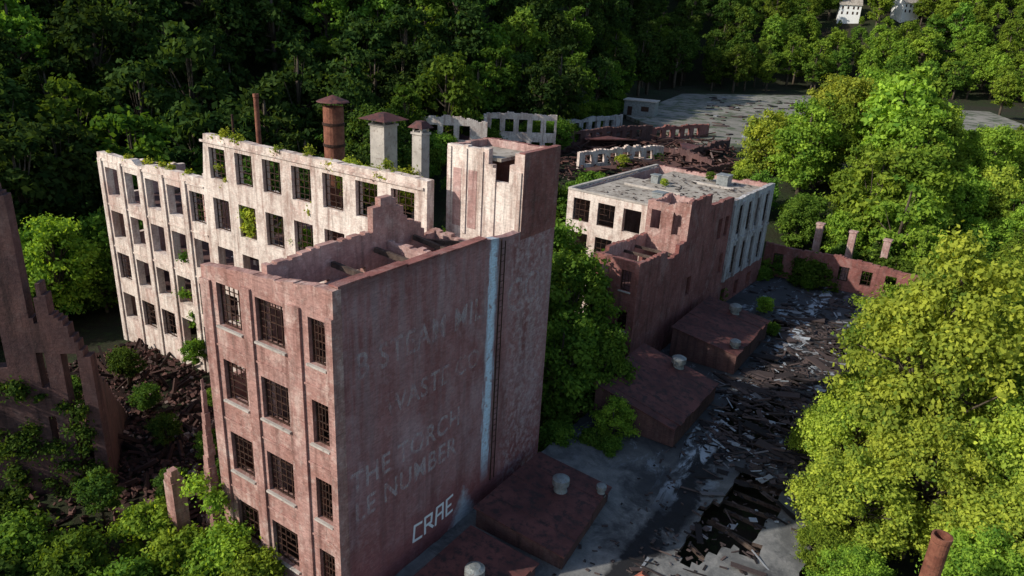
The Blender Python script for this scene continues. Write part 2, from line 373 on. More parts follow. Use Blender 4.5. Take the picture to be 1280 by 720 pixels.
text('painted_sign_line_b','LE NUMBER',.9,5.3,1.7,Pf,.85,off=.03)
text('painted_sign_line_c','B STEAM MILL',1.2,13.2,1.9,Pf2,.85,off=.03)
text('painted_sign_line_d','CO',13.6,12.6,3.0,Pf2,.8,off=.03)
text('painted_sign_line_e','WASTE CO',3.2,10.3,1.6,Pf2,.9,off=.03)
def strokes(name,paths,w,mat,parent):
    m=MB()
    for k,pts in enumerate(paths):
        for (a,b),(c,d) in zip(pts,pts[1:]):
            L=math.hypot(c-a,d-b); ux,uz=(c-a)/L,(d-b)/L; px,pz=-uz*w/2,ux*w/2; e=w*.35
            X=.012+.001*k
            a0,b0,c0,d0=a-ux*e,b-uz*e,c+ux*e,d+uz*e
            m.add([(X,a0+px,b0+pz),(X,a0-px,b0-pz),(X,c0-px,d0-pz),(X,c0+px,d0+pz)],[(0,1,2,3)]); k+=.1
    return m.obj(name,[mat],parent)
g0=5.3;zb=1.2
strokes('graffiti_letters',[[(g0+.7,zb+1.0),(g0+.1,zb+1.1),(g0,zb+.1),(g0+.7,zb)],
 [(g0+1.0,zb),(g0+1.0,zb+1.1),(g0+1.6,zb+1.05),(g0+1.55,zb+.5),(g0+1.05,zb+.5)],[(g0+1.3,zb+.5),(g0+1.7,zb+.05)],
 [(g0+1.95,zb),(g0+2.05,zb+1.15),(g0+2.6,zb+1.15),(g0+2.6,zb+.05)],[(g0+2.0,zb+.55),(g0+2.6,zb+.6)],
 [(g0+3.5,zb+1.2),(g0+2.95,zb+1.15),(g0+2.95,zb+.05),(g0+3.5,zb+.1)],[(g0+2.95,zb+.6),(g0+3.35,zb+.62)]],.17,Pg,mb)

# ================= long white ruined wing
lw=empty('ruined_mill_wing',(-7.65,28.5,0),RZ)
f0,f1=(-43.8,13.0),(-5.75,13.0)
ops=[]
tops=[15.05,11.1,7.15,3.2]
for k in range(13):
    s=1.0+k*3.1
    for r_,zt in enumerate(tops):
        w=1.95 if r_<3 else 2.1
        if s+w<37.5: ops.append((s,s+w,zt-2.55-.25*(hn(k,r_)>.75),zt))
    if k>=5 and s+1.95<37.5: ops.append((s,s+1.95,16.55,18.95))
def lwt(s): return 16.25-(.35 if 6<s<7.4 else 0) if s<15.6 else 19.8
wall('courtyard_facade',lw,f0,f1,.65,-3,lwt,ops,[M['white'],M['inner']],.09,seed=31)
windows('facade_window_frames',lw,f0,f1,.65,[o for o in ops if o[2]>12 and o[0]>12 and hn(o[0]*3+o[2])>.1]+[o for o in ops if o[2]<12 and hn(o[0]+o[2]*7)>.55],4,5,.35,None)
m=MB()
for k in range(13):
    s=-43.8+.15+k*3.1
    if k<5: m.box(s,s+.55,12.86,12.996,-3,15.75)
for z in(15.55,11.6,7.65): m.box(-43.8,-43.8+15.4,12.93,12.995,z,z+.13)
m.box(-43.8+15.6,-6,12.9,12.995,19.25,19.42)
m.obj('facade_pilasters',[M['white']],lw)
wall('left_end_wall',lw,(-43.8,21),(-43.8,13.66),.5,-3,lambda s:15.2-1.2*ss((5-s)/5),[(1.5,3,12.3,14.6),(4.5,6,12.3,14.6),(1.5,3,8.4,10.8),(4.5,6,8.4,10.8)],[M['white'],M['inner']],.3,seed=32)
ops2=[(1.2+k*3.1,3.2+k*3.1,z,z+2.4) for k in range(11) for z in(4.6,8.6)]
wall('rear_facade',lw,(-8,23),(-43.3,23),.5,-3,lambda s:11.8+1.0*math.sin(s*.6),ops2,[M['brick_red'],M['inner']],.6,seed=33)
m=MB()
for k in range(12): x=-41.5+k*3.1; m.box(x,x+.4,17.5,17.9,-3,[14.5,11,15,8,12,15,11][k%7],0)
m.obj('interior_columns',[M['white']],lw)
m=MB(); m.box(-43.2,-26,13.7,22.9,3.7,3.95); m.box(-38,-16,13.7,19,7.7,7.95); m.box(-43.2,-38,13.7,19,11.6,11.85); m.box(-26,-9.5,13.7,22.5,11.6,11.85)
m.obj('broken_floors',[M['brick_dark']],lw)
m=MB()
for k in range(60):
    s=random.uniform(-42,-10); R=Matrix.Rotation(random.gauss(1.57,.3),3,'Z')@Matrix.Rotation(random.gauss(0,.5),3,'Y')
    m.obox((s,random.uniform(15,20),random.choice([1,5,9,13])+random.random()*1.5),(random.uniform(2,6),.2,.25),R)
m.obj('fallen_joists',[M['wood']],lw)

# ================= chimneys / stacks
def lathe(name,loc,prof,mat,parent=None,n=20):
    m=MB(); 
    for (r0,z0),(r1,z1) in zip(prof,prof[1:]):
        if abs(z1-z0)<1e-6: z1+=.002
        m.tube((0,0,z0),(0,0,z1),r0,r1,n,cap=False)
    o=m.obj(name,[mat],parent); o.location=loc; return o
def rustystack(loc,h):
    e=empty('rusty_smokestack',loc); lathe('stack_pipe',(0,0,0),[(.8,0),(.78,h),(.6,h),(.6,h-1)],M['rust'],e)
    lathe('stack_band',(0,0,h-1.4),[(.8,0),(.86,.02),(.86,.2),(.8,.22)],M['iron'],e); lathe('stack_band_2',(0,0,h-3),[(.8,0),(.86,.02),(.86,.2),(.8,.22)],M['iron'],e)
    lathe('conical_cap',(0,0,h+.35),[(1.25,0),(1.2,.08),(.1,.5),(0.01,.52)],M['rustroof'],e)
    m=MB()
    for i in range(4):
        a=i*math.pi/2+.4; m.tube((.7*math.cos(a),.7*math.sin(a),h-.3),(.85*math.cos(a),.85*math.sin(a),h+.4),.04,.04,5)
    m.obj('cap_struts',[M['iron']],e)
rustystack((-14.4,56,6),16.2)
def sqchim(name,loc,h,w,cw,rz):
    e=empty(name,loc,rz); m=MB(); m.box(-w/2,w/2,-w/2,w/2,0,h); m.box(-w/2-.08,w/2+.08,-w/2-.08,w/2+.08,h+.003,h+.15)
    for a in(-1,1):
        for b in(-1,1): m.box(a*w*.4-.06,a*w*.4+.06,b*w*.4-.06,b*w*.4+.06,h+.153,h+.45)
    m.obj('shaft',[M['concrete']],e)
    c=cw/2; m=MB(); m.add([(-c,-c,h+.45),(c,-c,h+.45),(c,c,h+.45),(-c,c,h+.45),(-.25,-.25,h+.9),(.25,-.25,h+.9),(.25,.25,h+.9),(-.25,.25,h+.9)],[(0,3,2,1),(4,5,6,7),(0,1,5,4),(1,2,6,5),(2,3,7,6),(3,0,4,7)])
    m.obj('hipped_cap',[M['rustroof']],e)
sqchim('square_chimney',(-9.8,52,6),15.6,1.35,2.6,RZ)
sqchim('square_chimney.001',(-6.9,50.3,6),15.4,.85,1.3,RZ)
lathe('thin_vent_pipe',(-21,58,8),[(.2,0),(.2,14.3),(.24,14.35),(.24,14.6),(.12,14.6)],M['rust'])
lathe('thin_vent_pipe.001',(-23.8,60,8),[(.1,0),(.1,12.6),(.05,12.62)],M['iron'])

# ================= second mill building (mid right)
b2=empty('brick_mill_building.001',(10.9,58.9,0),rad(-36.5))
bo=[(.7,1.7,z,z+1.9) for z in(7.2,3.4,-.2)]+[(2.9,3.9,z,z+1.9) for z in(7.2,3.4,-.2)]
wall('annex_front_wall',b2,(-4.6,0),(0,0),.4,-3,10.0,bo,[M['brick_red'],M['inner']],.1,seed=41)
windows('annex_window_frames',b2,(-4.6,0),(0,0),.4,bo,3,4,.2,M['concrete'],.8)
wall('annex_side_wall',b2,(0,.403),(0,12.8),.4,-3,lambda s:10.0-(.8 if 5<s<7.5 else 0),[(10.4,11.4,4,6)],[M['brick_red'],M['inner']],.2,seed=42)
wall('annex_left_wall',b2,(-4.6,11.9),(-4.6,.403),.4,-3,10.0,[(3,4,6,8)],[M['brick_red'],M['inner']],.25,seed=43)
m=MB(); m.box(-4.2,-.4,.41,11.9,6.9,7.1); m.obj('annex_floor',[M['brick_dark']],b2)
m=MB()
for yy in(2.5,4.8,7.0): m.box(-4.2,-.4,yy,yy+.2,9.0,9.25)
m.obj('annex_beams',[M['wood']],b2)
fo=[(.8+k*3.1,2.9+k*3.1,z,z+2.5) for k in range(5) for z in(8.7,4.9,1.1) if not(k>=4)]
fo=[o for o in fo if o[1]<10.5]
wall('white_front_wall',b2,(-15.5,12),(-4.62,12),.5,-3,12.0,fo,[M['white'],M['inner']],.05,seed=44)
windows('white_front_window_frames',b2,(-15.5,12),(-4.62,12),.5,[o for o in fo if o[2]>4],3,4,.5,None,.6)
wall('annex_party_wall',b2,(-4.6,12.002),(-.41,12.002),.45,6,11.99,[(2.6,3.7,7.2,9)],[M['inner'],M['inner']],.1,seed=45)
so=[(2.2+k*2.75,3.9+k*2.75,z,z+3.3) for k in range(4) for z in(8.0,3.4)]
wall('side_wall_pale_section',b2,(0,20.5),(0,33.5),.5,2.9,12.2,so,[M['bluewhite'],M['inner']],.12,seed=46)
windows('side_window_frames',b2,(0,20.5),(0,33.5),.5,[o for o in so if hn(o[0],2)>.3],3,6,.4)
m=MB()
for k in range(5): m.box(.003,.2,20.6+k*2.75,21.1+k*2.75,2.95,11.7)
m.box(.003,.14,20.55,33.4,7.2,7.5); m.obj('side_pilasters',[M['bluewhite']],b2)
wall('side_wall_base',b2,(.05,12.8),(.05,33.5),.56,-3,2.9,[(4+k*4,5.3+k*4,.2,2) for k in range(4)],[M['brick_red'],M['inner']],0,seed=47)
wall('side_wall_brick_section',b2,(0,12.803),(0,20.497),.5,2.9,12.5,[(4.2,5.2,8.6,10.8),(6,7,8.6,10.8),(6,7,4.4,6.6)],[M['brick_red'],M['inner']],.25,seed=48)
wall('left_wall',b2,(-15.5,33),(-15.5,12.5),.5,-3,11.9,[],[M['white'],M['inner']],.1,seed=49)
wall('rear_wall',b2,(-.5,33.5),(-15.5,33.5),.5,-3,12,[],[M['brick_red'],M['inner']],.2,seed=50)
m=MB(); m.box(-15.0,-.5,12.5,24.5,11.5,11.75); m.box(-13.0,-.5,24.5,33.0,11.4,11.65); m.obj('flat_roof',[M['roofgrey']],b2)
m=MB(); m.box(-15.52,-4.7,11.93,12.1,11.99,12.2); m.box(-15.58,-15.2,12.1,33,11.99,12.2); m.box(-13,-6,20,20.2,11.76,12.0); m.box(-8,-3,28,28.4,11.66,11.9); m.obj('roof_kerbs',[M['concrete']],b2)
m=MB()
for x,y,w_,h_ in((-11,24,.9,.9),(-7,17,1.2,.6),(-5,30,1.4,1.1)): m.box(x-w_/2,x+w_/2,y-w_/2,y+w_/2,11.6,11.75+h_); m.box(x-w_/2-.1,x+w_/2+.1,y-w_/2-.1,y+w_/2+.1,11.753+h_,11.86+h_)
m.obj('roof_hatches',[M['galv']],b2)
wall('stump_front_wall',b2,(-4.5,9.3),(-.003,9.3),.35,8.5,lambda s:13.3+.5*ss((s-2.5)/1),[(.5,1.5,10.6,12.5),(2.8,3.7,10.4,12.6)],[M['brick_front'],M['inner']],.2,seed=51)
wall('stump_side_wall',b2,(.012,9.303),(.012,14.2),.35,9.6,13.9,[],[M['brick_red'],M['inner']],.2,seed=52)
wall('stump_left_wall',b2,(-4.5,14),(-4.5,9.66),.35,8.5,13.2,[],[M['brick_front'],M['inner']],.2,seed=53)
wall('stump_rear_wall',b2,(-.36,14.2),(-4.5,14.2),.35,11.6,13.3,[],[M['brick_front'],M['inner']],.2,seed=54)
m=MB()
for i in range(130):
    R=Matrix.Rotation(random.uniform(0,3.14),3,'Z')@Matrix.Rotation(random.uniform(-.1,.1),3,'Y')
    m.obox((random.uniform(-13,-2),random.uniform(14,32),11.77+random.random()*.04),(random.uniform(.1,.7),random.uniform(.06,.25),.05),R,0,random.random()*.8)
m.obj('roof_debris',[M['debris']],b2,tone=True)

lo=empty('ruined_brick_wall',(32,88.5,0))
q0,q1=(0,0),(17,-10.6)
oo=[(1.2+k*2.6,2.4+k*2.6,1.2,3.0) for k in range(7)]
wall('wall',lo,q0,q1,.5,-3,lambda s:4.1-.5*ss((s-12)/5),oo,[M['brick_red'],M['inner']],.2,seed=60)
windows('wall_window_frames',lo,q0,q1,.5,oo,3,3,.3,None,.7)
for i,(x,y) in enumerate(((39.5,91),(43,89),(46.5,87))):
    m=MB(); m.box(-.4,.4,-.4,.4,-3,6.2-.3*i); m.box(-.5,.5,-.5,.5,6.203-.3*i,6.4-.3*i)
    o=m.obj('brick_pillar' if i==0 else 'brick_pillar.%03d'%i,[M['inner']]); o.location=(x,y,0); o.rotation_euler=(0,0,rad(-35))

# ================= roof deck alley
dk=empty('alley_roof_deck',(-7.65,28.5,0),RZ)
holes=[(12.1,15.9,14.5,27,1),(8.3,14,29.5,38,2),(14.0,18.4,28,45,3),(9.0,12.6,39.5,46,4),(12.6,15.6,49,56,5),(6.0,8.6,52,57,6)]
cs=.5; X0,X1,Y0,Y1=.02,19.0,-14,74
m=MB(); nxx=int((X1-X0)/cs); nyy=int((Y1-Y0)/cs)
solid=np.ones((nxx,nyy),bool)
for i in range(nxx):
    for j in range(nyy):
        x=X0+(i+.5)*cs;y=Y0+(j+.5)*cs
        for a,b,c,d,sd in holes:
            ux=(x-(a+b)/2)/((b-a)/2);uy=(y-(c+d)/2)/((d-c)/2)
            if ux*ux+uy*uy<1+1.1*noise.noise((x*.45,y*.45,sd)): solid[i,j]=False
zz=lambda x,y:.05*noise.noise((x*.3,y*.3,9))
jx=lambda x,y:(x+.16*noise.noise((x*1.7,y*1.7,4)),y+.16*noise.noise((x*1.7,y*1.7,14)),zz(x,y))
for i in range(nxx):
    for j in range(nyy):
        if not solid[i,j]: continue
        x0=X0+i*cs;y0=Y0+j*cs;x1=x0+cs;y1=y0+cs
        t=[jx(x0,y0),jx(x1,y0),jx(x1,y1),jx(x0,y1)]
        m.add(t,[(0,1,2,3)])
        for a,b,di,dj in((0,1,0,-1),(1,2,1,0),(2,3,0,1),(3,0,-1,0)):
            ii,jj=i+di,j+dj
            if ii<0 or jj<0 or ii>=nxx or jj>=nyy or not solid[ii,jj]:
                p,q=t[a],t[b]; m.add([p,q,(q[0],q[1],q[2]-.25),(p[0],p[1],p[2]-.25)],[(0,3,2,1)],1)
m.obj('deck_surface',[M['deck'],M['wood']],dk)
m=MB()
for a,b,c,d,sd in holes:
    y=c-1
    while y<d+1:
        if hn(y,sd)>.35:
            R=Matrix.Rotation(rad(random.uniform(-9,9)),3,'Z')@Matrix.Rotation(rad(random.choice([0,0,12,-18,25])),3,'Y')
            m.obox(((a+b)/2+random.uniform(-.6,.6),y,-.6-random.random()*.6),((b-a)*random.uniform(.6,1)+1.0,.14,.26),R)
        y+=random.uniform(.7,1.2)
m.obj('exposed_rafters',[M['wood']],dk)
m=MB()
for i in range(2100):
    if i<1200: h=random.choice(holes[:5]); x=random.uniform(h[0]-1.8,h[1]+1.8); y=random.uniform(h[2]-2.5,h[3]+2.5)
    else: x=random.gauss(10.5,3); y=random.uniform(28,68)
    if not .3<x<18.8: continue
    if x<8 and (25<y<36 or 40<y<52): continue
    if y<24 and random.random()<.6: continue
    R=Matrix.Rotation(random.gauss(0,.7),3,'Z')@Matrix.Rotation(random.gauss(0,.16),3,'Y')@Matrix.Rotation(random.gauss(0,.2),3,'X')
    L=random.choice([.2,.3,.5,.9,1.8]); m.obox((x,y,.06+random.random()*.08),(L*random.uniform(.6,1.3),random.choice([.08,.15,.4]),.05),R,0,random.random())
for i in range(60):
    x=random.uniform(7.8,17); y=random.uniform(28,60); R=Matrix.Rotation(random.gauss(0,.4),3,'Z')@Matrix.Rotation(random.gauss(0,.2),3,'Y')
    m.obox((x,y,.12),(random.uniform(2,4.5),random.choice([.16,.2,.9]),.12),R,0,random.random()*.75)
for i in range(300):
    R=Matrix.Rotation(random.uniform(0,3.1),3,'Z')@Matrix.Rotation(random.gauss(0,.2),3,'Y')
    m.obox((random.uniform(7,16),random.uniform(-2,30),.05),(random.uniform(.08,.5),random.uniform(.05,.2),.04),R,0,random.random()*.9)
m.obj('roof_debris',[M['debris']],dk,tone=True)

def shed(x0,x1,y0,y1,h0,h1,nm,skew=0):
    e=empty(nm,(-7.65,28.5,0),RZ)
    m=MB(); k=skew
    m.add([(x0+.15,y0+.15,.05),(x1-.15+k,y0+.15,.05),(x1-.15,y1-.15,.05),(x0+.15,y1-.15,.05),(x0+.15,y0+.15,h0-.1),(x1-.15+k,y0+.15,h1-.1),(x1-.15,y1-.15,h1-.1),(x0+.15,y1-.15,h0-.1)],
          [(0,3,2,1),(4,5,6,7),(0,1,5,4),(1,2,6,5),(2,3,7,6),(3,0,4,7)]); m.obj('walls',[M['brick_dark']],e)
    m=MB(); n=int((y1-y0)/.9)+1
    for i in range(n):
        ya=y0+(y1-y0)*i/n; yb=y0+(y1-y0)*(i+1)/n; ka=k*(1-i/n); kb=k*(1-(i+1)/n); dz=.05*noise.noise((i*3.3,x1,y0)); dz0=.04*noise.noise((i*2.7,x0,y1)); e_=.25*max(0,noise.noise((i*1.9,y0,3)))
        m.add([(x0,ya,h0-.09),(x1+ka-e_,ya,h1-.09),(x1+kb-e_,yb,h1-.09),(x0,yb,h0-.09),(x0,ya,h0+dz0),(x1+ka-e_,ya,h1+dz),(x1+kb-e_,yb,h1+dz),(x0,yb,h0+dz0)],[(0,3,2,1),(4,5,6,7),(0,1,5,4),(1,2,6,5),(2,3,7,6),(3,0,4,7)])
    m.obj('roof',[M['rustroof']],e)
shed(1.0,6.6,9.6,17.2,1.5,1.1,'rusted_roof_shed',.8)
shed(1.6,6.4,.5,8.6,1.1,.9,'rusted_roof_shed.001')
shed(.6,7.6,25.6,35,3.2,1.6,'rusted_roof_shed.002')
shed(.9,7.4,40.5,51,3.0,2.0,'rusted_roof_shed.003')
def vent(s,r,z,k=1,i=0):
    x=-7.65+.542*s+.84*r; y=28.5+.84*s-.542*r
    e=empty('roof_ventilator' if i==0 else 'roof_ventilator.%03d'%i,(x,y,z)); e.scale=(k,k,k)
    lathe('neck',(0,0,0),[(.55,-.3),(.42,.15),(.36,.5)],M['galv'],e); lathe('drum',(0,0,.5),[(.36,0),(.55,.02),(.55,.42),(.5,.44),(.3,.56),(.02,.6)],M['galv'],e)
for i,q in enumerate([(14.6,4.2,1.25,1),(5.2,4.4,.95,1),(34.2,4.2,2.2,1.1),(49.3,4.2,2.3,1.1),(42,6.6,1.9,.9),(16.2,6.3,1.1,.6)]): vent(*q,i)
e=empty('rusty_chimney_pipe',(20.6,27.6,0)); lathe('pipe',(0,0,-2),[(.42,0),(.42,9.6),(.45,9.65),(.45,9.9),(.36,9.9),(.36,8)],M['rust'],e)
m=MB(); m.box(-.7,.7,-.5,.5,0,.8); m.add([(-.85,-.65,.8),(.85,-.65,.8),(.85,.65,.8),(-.85,.65,.8),(-.4,0,1.25),(.4,0,1.25)],[(0,1,5,4),(1,2,5),(2,3,4,5),(3,0,4)])
o=m.obj('rusty_vent_hood',[mat_noise('red_rust',(.30,.09,.06),(.38,.14,.09),(.15,.06,.045),2)]); o.location=(8.2,31.1,.05); o.rotation_euler=(0,0,rad(-50))

# ================= left foreground ruin
lr=empty('ruined_brick_wall.001',(0,0,0))
def lrt(s):
    return float(np.interp(s,[0,15,17.0,17.8,17.82,18.45,18.47,18.9,18.95,19.7,20.2,20.6],[21,20.5,19.9,18.6,11.4,10.8,13.7,13.2,11.6,10.9,9.6,8.6]))
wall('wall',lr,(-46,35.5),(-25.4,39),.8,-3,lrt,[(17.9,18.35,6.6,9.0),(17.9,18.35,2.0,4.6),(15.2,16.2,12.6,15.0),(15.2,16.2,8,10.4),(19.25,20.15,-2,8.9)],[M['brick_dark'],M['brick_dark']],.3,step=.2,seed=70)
wall('return_wall',lr,(-25.6,39.9),(-28.5,47),.6,-3,lambda s:7-.9*s,[],[M['brick_dark'],M['brick_dark']],.5,seed=71)
pr=empty('broken_brick_pier',(-16.3,33.6,0),RZ)
m=MB(); 
for i in range(20):
    z=-3+i*.67; w=.9-.03*i+.12*hn(i); m.box(-.5+.02*i-.1*hn(i,2),-.5+w,-.45+.035*i,.45-.1*hn(i,4),z,z+.668)
m.obj('pier',[M['brick_front']],pr)
pr=empty('broken_brick_pier.001',(-18.2,33.4,0),RZ)
m=MB(); m.box(-.4,.4,-.4,.4,-3,4.3); m.box(-.3,.3,-.38,.2,4.302,4.75); m.box(-.1,.32,-.3,.1,4.752,5.05); m.obj('pier',[M['brick_front']],pr)

m=MB()
for i in range(5200):
    s=random.uniform(-2,12.8); r_=-random.uniform(9.6,42)
    x=-7.65+.542*s+.84*r_; y=28.5+.84*s-.542*r_
    if random.random()<.25: x=random.uniform(-46,-18); y=random.uniform(33,48)
    z=hgt(x,y)+random.random()*.35
    R=Matrix.Rotation(random.uniform(0,6.3),3,'Z')@Matrix.Rotation(random.uniform(-.8,.8),3,'Y')@Matrix.Rotation(random.uniform(-.8,.8),3,'X')
    if random.random()<.06: sz=(random.uniform(1.5,4),.2,.25); t=random.random()*.3
    else: q=random.uniform(.08,.45); sz=(q,q*random.uniform(.5,1),q*random.uniform(.3,.8)); t=random.random()
    m.obox((x,y,z),sz,R,0,t)
m.obj('rubble_pile',[M['rubble']],tone=True)

# ================= rear ruins
rr_=empty('ruined_white_building',(-16,117,5.5),rad(4))
oo=[(.9+k*2.6,2.6+k*2.6,z,z+2.3) for k in range(8) for z in(1.0,4.6)]
wall('left_facade',rr_,(0,0),(10.6,0),.5,-2,lambda s:8.2-.6*ss((s-8)/2),[o for o in oo if o[1]<10.4],[M['white'],M['inner']],.3,seed=80)
wall('left_return',rr_,(10.6,.51),(10.6,10),.5,-2,lambda s:7.5,[(2,4,4.5,6.8),(6,8,4.5,6.8)],[M['white'],M['inner']],.3,seed=81)
wall('right_facade',rr_,(10.62,10),(23,10),.5,-2,lambda s:8.0,[(.9+k*2.4,2.4+k*2.4,z,z+2.2) for k in range(5) for z in(1.0,4.8)],[M['white'],M['inner']],.25,seed=82)
wall('right_low_wall',rr_,(12,0),(22,-3),.5,-2,lambda s:4.2,[(2,3.6,.5,2.4),(6,7.6,.5,2.4)],[M['brick_red'],M['inner']],.6,seed=83)
m=MB(); m.box(1,10,3,9,4,4.2); m.obj('floor',[M['rustroof']],rr_)
fd=empty('burned_factory_ruin',(0,0,0)); m=MB()
for i in range(1500):
    x=random.uniform(2,42); y=random.uniform(110,160)
    if abs(x-(.28*y-14))>17: continue
    z=hgt(x,y)+random.random()**2*2.0
    R=Matrix.Rotation(random.choice([.3,1.87])+random.gauss(0,.3),3,'Z')@Matrix.Rotation(random.gauss(0,.2),3,'Y')
    m.obox((x,y,z),(random.uniform(.5,4),random.uniform(.1,.3),random.uniform(.1,.25)),R,0,random.random()**1.3)
for i in range(36):
    x=random.uniform(8,36); y=random.uniform(112,156); R=Matrix.Rotation(random.uniform(0,3),3,'Z')@Matrix.Rotation(random.gauss(0,.15),3,'Y')
    m.obox((x,y,hgt(x,y)+.6+random.random()),(random.uniform(2,6),random.uniform(1.5,4),.12),R,0,random.random()*.6)
m.obj('collapsed_beams',[M['rubble']],fd,tone=True)
for i,(a,b,tp,mt) in enumerate([((7,134),(27,150),10.0,'brick_dark'),((10,120),(26,131),9.0,'white'),((30,128),(42,146),8.8,'brick_dark'),((27,150),(41,160),9.6,'brick_red'),((18,112),(36,121),8.0,'brick_dark'),((33,122),(28,134),8.4,'brick_dark'),((4,142),(22,160),10.4,'bluewhite')]):
    L=math.hypot(b[0]-a[0],b[1]-a[1])
    wall('burned_wall_%d'%i,fd,a,b,.6,2,tp,[(1.2+k*2.8,2.8+k*2.8,tp-2.3,tp-.75) for k in range(int((L-2)/2.8))],[M[mt],M['brick_dark']],.35,seed=84+i)
m=MB()
for a,b,c,d,z in((12,22,136,144,8.6),(30,38,134,142,8.0),(22,30,114,119,7.4)): m.add([(a,c,z),(b,c+1,z+.3),(b+1,d,z-.9),(a+1,d,z+.2),(a,c,z-.2),(b,c+1,z+.1),(b+1,d,z-1.1),(a+1,d,z)],[(0,1,2,3),(7,6,5,4),(0,4,5,1),(1,5,6,2),(2,6,7,3),(3,7,4,0)])
m.obj('sagging_roof_sheets',[M['rustroof']],fd)
sl=lambda nm,pts,z: meshobj(nm,[(x,y,z) for x,y in pts]+[(x,y,z-3) for x,y in pts],[tuple(range(len(pts)))]+[(i,len(pts)+i,len(pts)+(i+1)%len(pts),(i+1)%len(pts)) for i in range(len(pts))],M['slab'])
sl('concrete_floor_slab',[(36,146),(60,150),(95,200),(128,292),(56,262),(27,190)],6.9)
sl('concrete_floor_slab.001',[(92,152),(125,160),(150,240),(118,235)],8.6)
m=MB()
for i in range(200):
    x=random.uniform(34,100); y=random.uniform(160,255)
    if .25<x/y<.42: m.obox((x,y,7.0),(random.uniform(.5,4),random.uniform(.3,1.2),.3),Matrix.Rotation(random.uniform(0,3),3,'Z'),0,random.random())
m.obj('slab_debris',[M['debris']],tone=True)
e=empty('small_shed',(31,193,6.9),rad(-20)); m=MB(); m.box(-4,4,-2.5,2.5,0,3.6); m.obj('walls',[M['galv']],e)
m=MB(); m.box(-4.3,4.3,-2.8,2.8,3.604,3.85); m.obj('roof',[M['concrete']],e)
m=MB(); m.box(-3,-1.8,-2.56,-2.504,0,2.2); m.box(.5,2.5,-2.56,-2.504,1.2,2.4); m.obj('door_and_window',[M['iron']],e)
def house(loc,rz,i):
    e=empty('white_house' if i==0 else 'white_house.%03d'%i,loc,rz); m=MB(); m.box(-5,5,-4,4,-4,5.5); m.add([(-5,-4,5.5),(-5,4,5.5),(-5,0,8.3),(5,-4,5.5),(5,4,5.5),(5,0,8.3)],[(0,2,1),(3,4,5)]); m.obj('walls',[M['white_paint']],e)
    m=MB(); m.add([(-5.4,-4.5,5.2),(5.4,-4.5,5.2),(5.4,0,8.45),(-5.4,0,8.45),(5.4,4.5,5.2),(-5.4,4.5,5.2)],[(0,1,2,3),(3,2,4,5)]); m.obj('roof',[M['roofgrey']],e)
    m=MB()
    for x in(-3.5,-1,1.5,3.5):
        for z in(1,3.4): m.box(x-.4,x+.4,-4.05,-4.004,z,z+1.3)
    m.obj('windows',[M['iron']],e)

# ================= foliage
def leafquads(P,Nrm,size,tone,r):
    n=len(P); Nrm=Nrm/np.linalg.norm(Nrm,axis=1,keepdims=True)
    a=np.cross(Nrm,r.normal(size=(n,3))); a/=np.linalg.norm(a,axis=1,keepdims=True)+1e-9; b=np.cross(Nrm,a)
    s=size[:,None]; k=.62
    V=np.stack([P-a*s,P-b*s*k+a*s*.1,P+a*s,P+b*s*k+a*s*.1],axis=1).reshape(-1,3)
    F=np.arange(n*4).reshape(-1,4); return V,F,tone
def clumps(centers,rads,n_each,ls,r,up=.3,flat=.85,spread=.42):
    Vs=[];Ns=[];Ts=[];Ss=[]
    for c,rd,k in zip(centers,rads,n_each):
        d=r.normal(size=(k,3)); d/=np.linalg.norm(d,axis=1,keepdims=True); d[:,2]=np.where(d[:,2]<-.45,-d[:,2]*.6,d[:,2])
        rr=rd*np.abs(.78+spread*r.normal(size=k))
        ax=r.uniform(.75,1.3,3); ax[2]*=flat
        p=c+d*rr[:,None]*ax; Vs.append(p); Ns.append(d+r.normal(size=(k,3))*.7+np.array([0,0,up]))
        Ts.append(np.clip(r.normal(.5,.17)+r.normal(0,.2,k),0,1)); Ss.append(ls*r.uniform(.5,1.3,k))
    P=np.concatenate(Vs);N=np.concatenate(Ns); return leafquads(P,N,np.concatenate(Ss),np.concatenate(Ts),r)
def fastmesh(name,V,F,T,extra=None):
    ev=np.array(extra.v,dtype=np.float32).reshape(-1,3) if extra else np.zeros((0,3),np.float32)
    nv=len(V); me=bpy.data.meshes.new(name)
    loops=F.reshape(-1).tolist(); starts=list(range(0,len(F)*4,4)); mi=[0]*len(F); tt=list(T)
    pos=len(loops)
    if extra:
        for q in extra.f:
            starts.append(pos); loops+= [i+nv for i in q]; pos+=len(q); mi.append(1); tt.append(.5)
    A=np.concatenate([V.astype(np.float32),ev])
    me.vertices.add(len(A)); me.vertices.foreach_set('co',A.ravel())
    me.loops.add(len(loops)); me.loops.foreach_set('vertex_index',np.array(loops,dtype=np.int32))
    me.polygons.add(len(starts)); me.polygons.foreach_set('loop_start',np.array(starts,dtype=np.int32))
    me.materials.append(M['leaf']); me.materials.append(M['bark'])
    me.polygons.foreach_set('material_index',np.array(mi,dtype=np.int32))
    a=me.attributes.new('tone','FLOAT','FACE'); a.data.foreach_set('value',np.array(tt,dtype=np.float32))
    me.update(calc_edges=True); me.validate(); return me
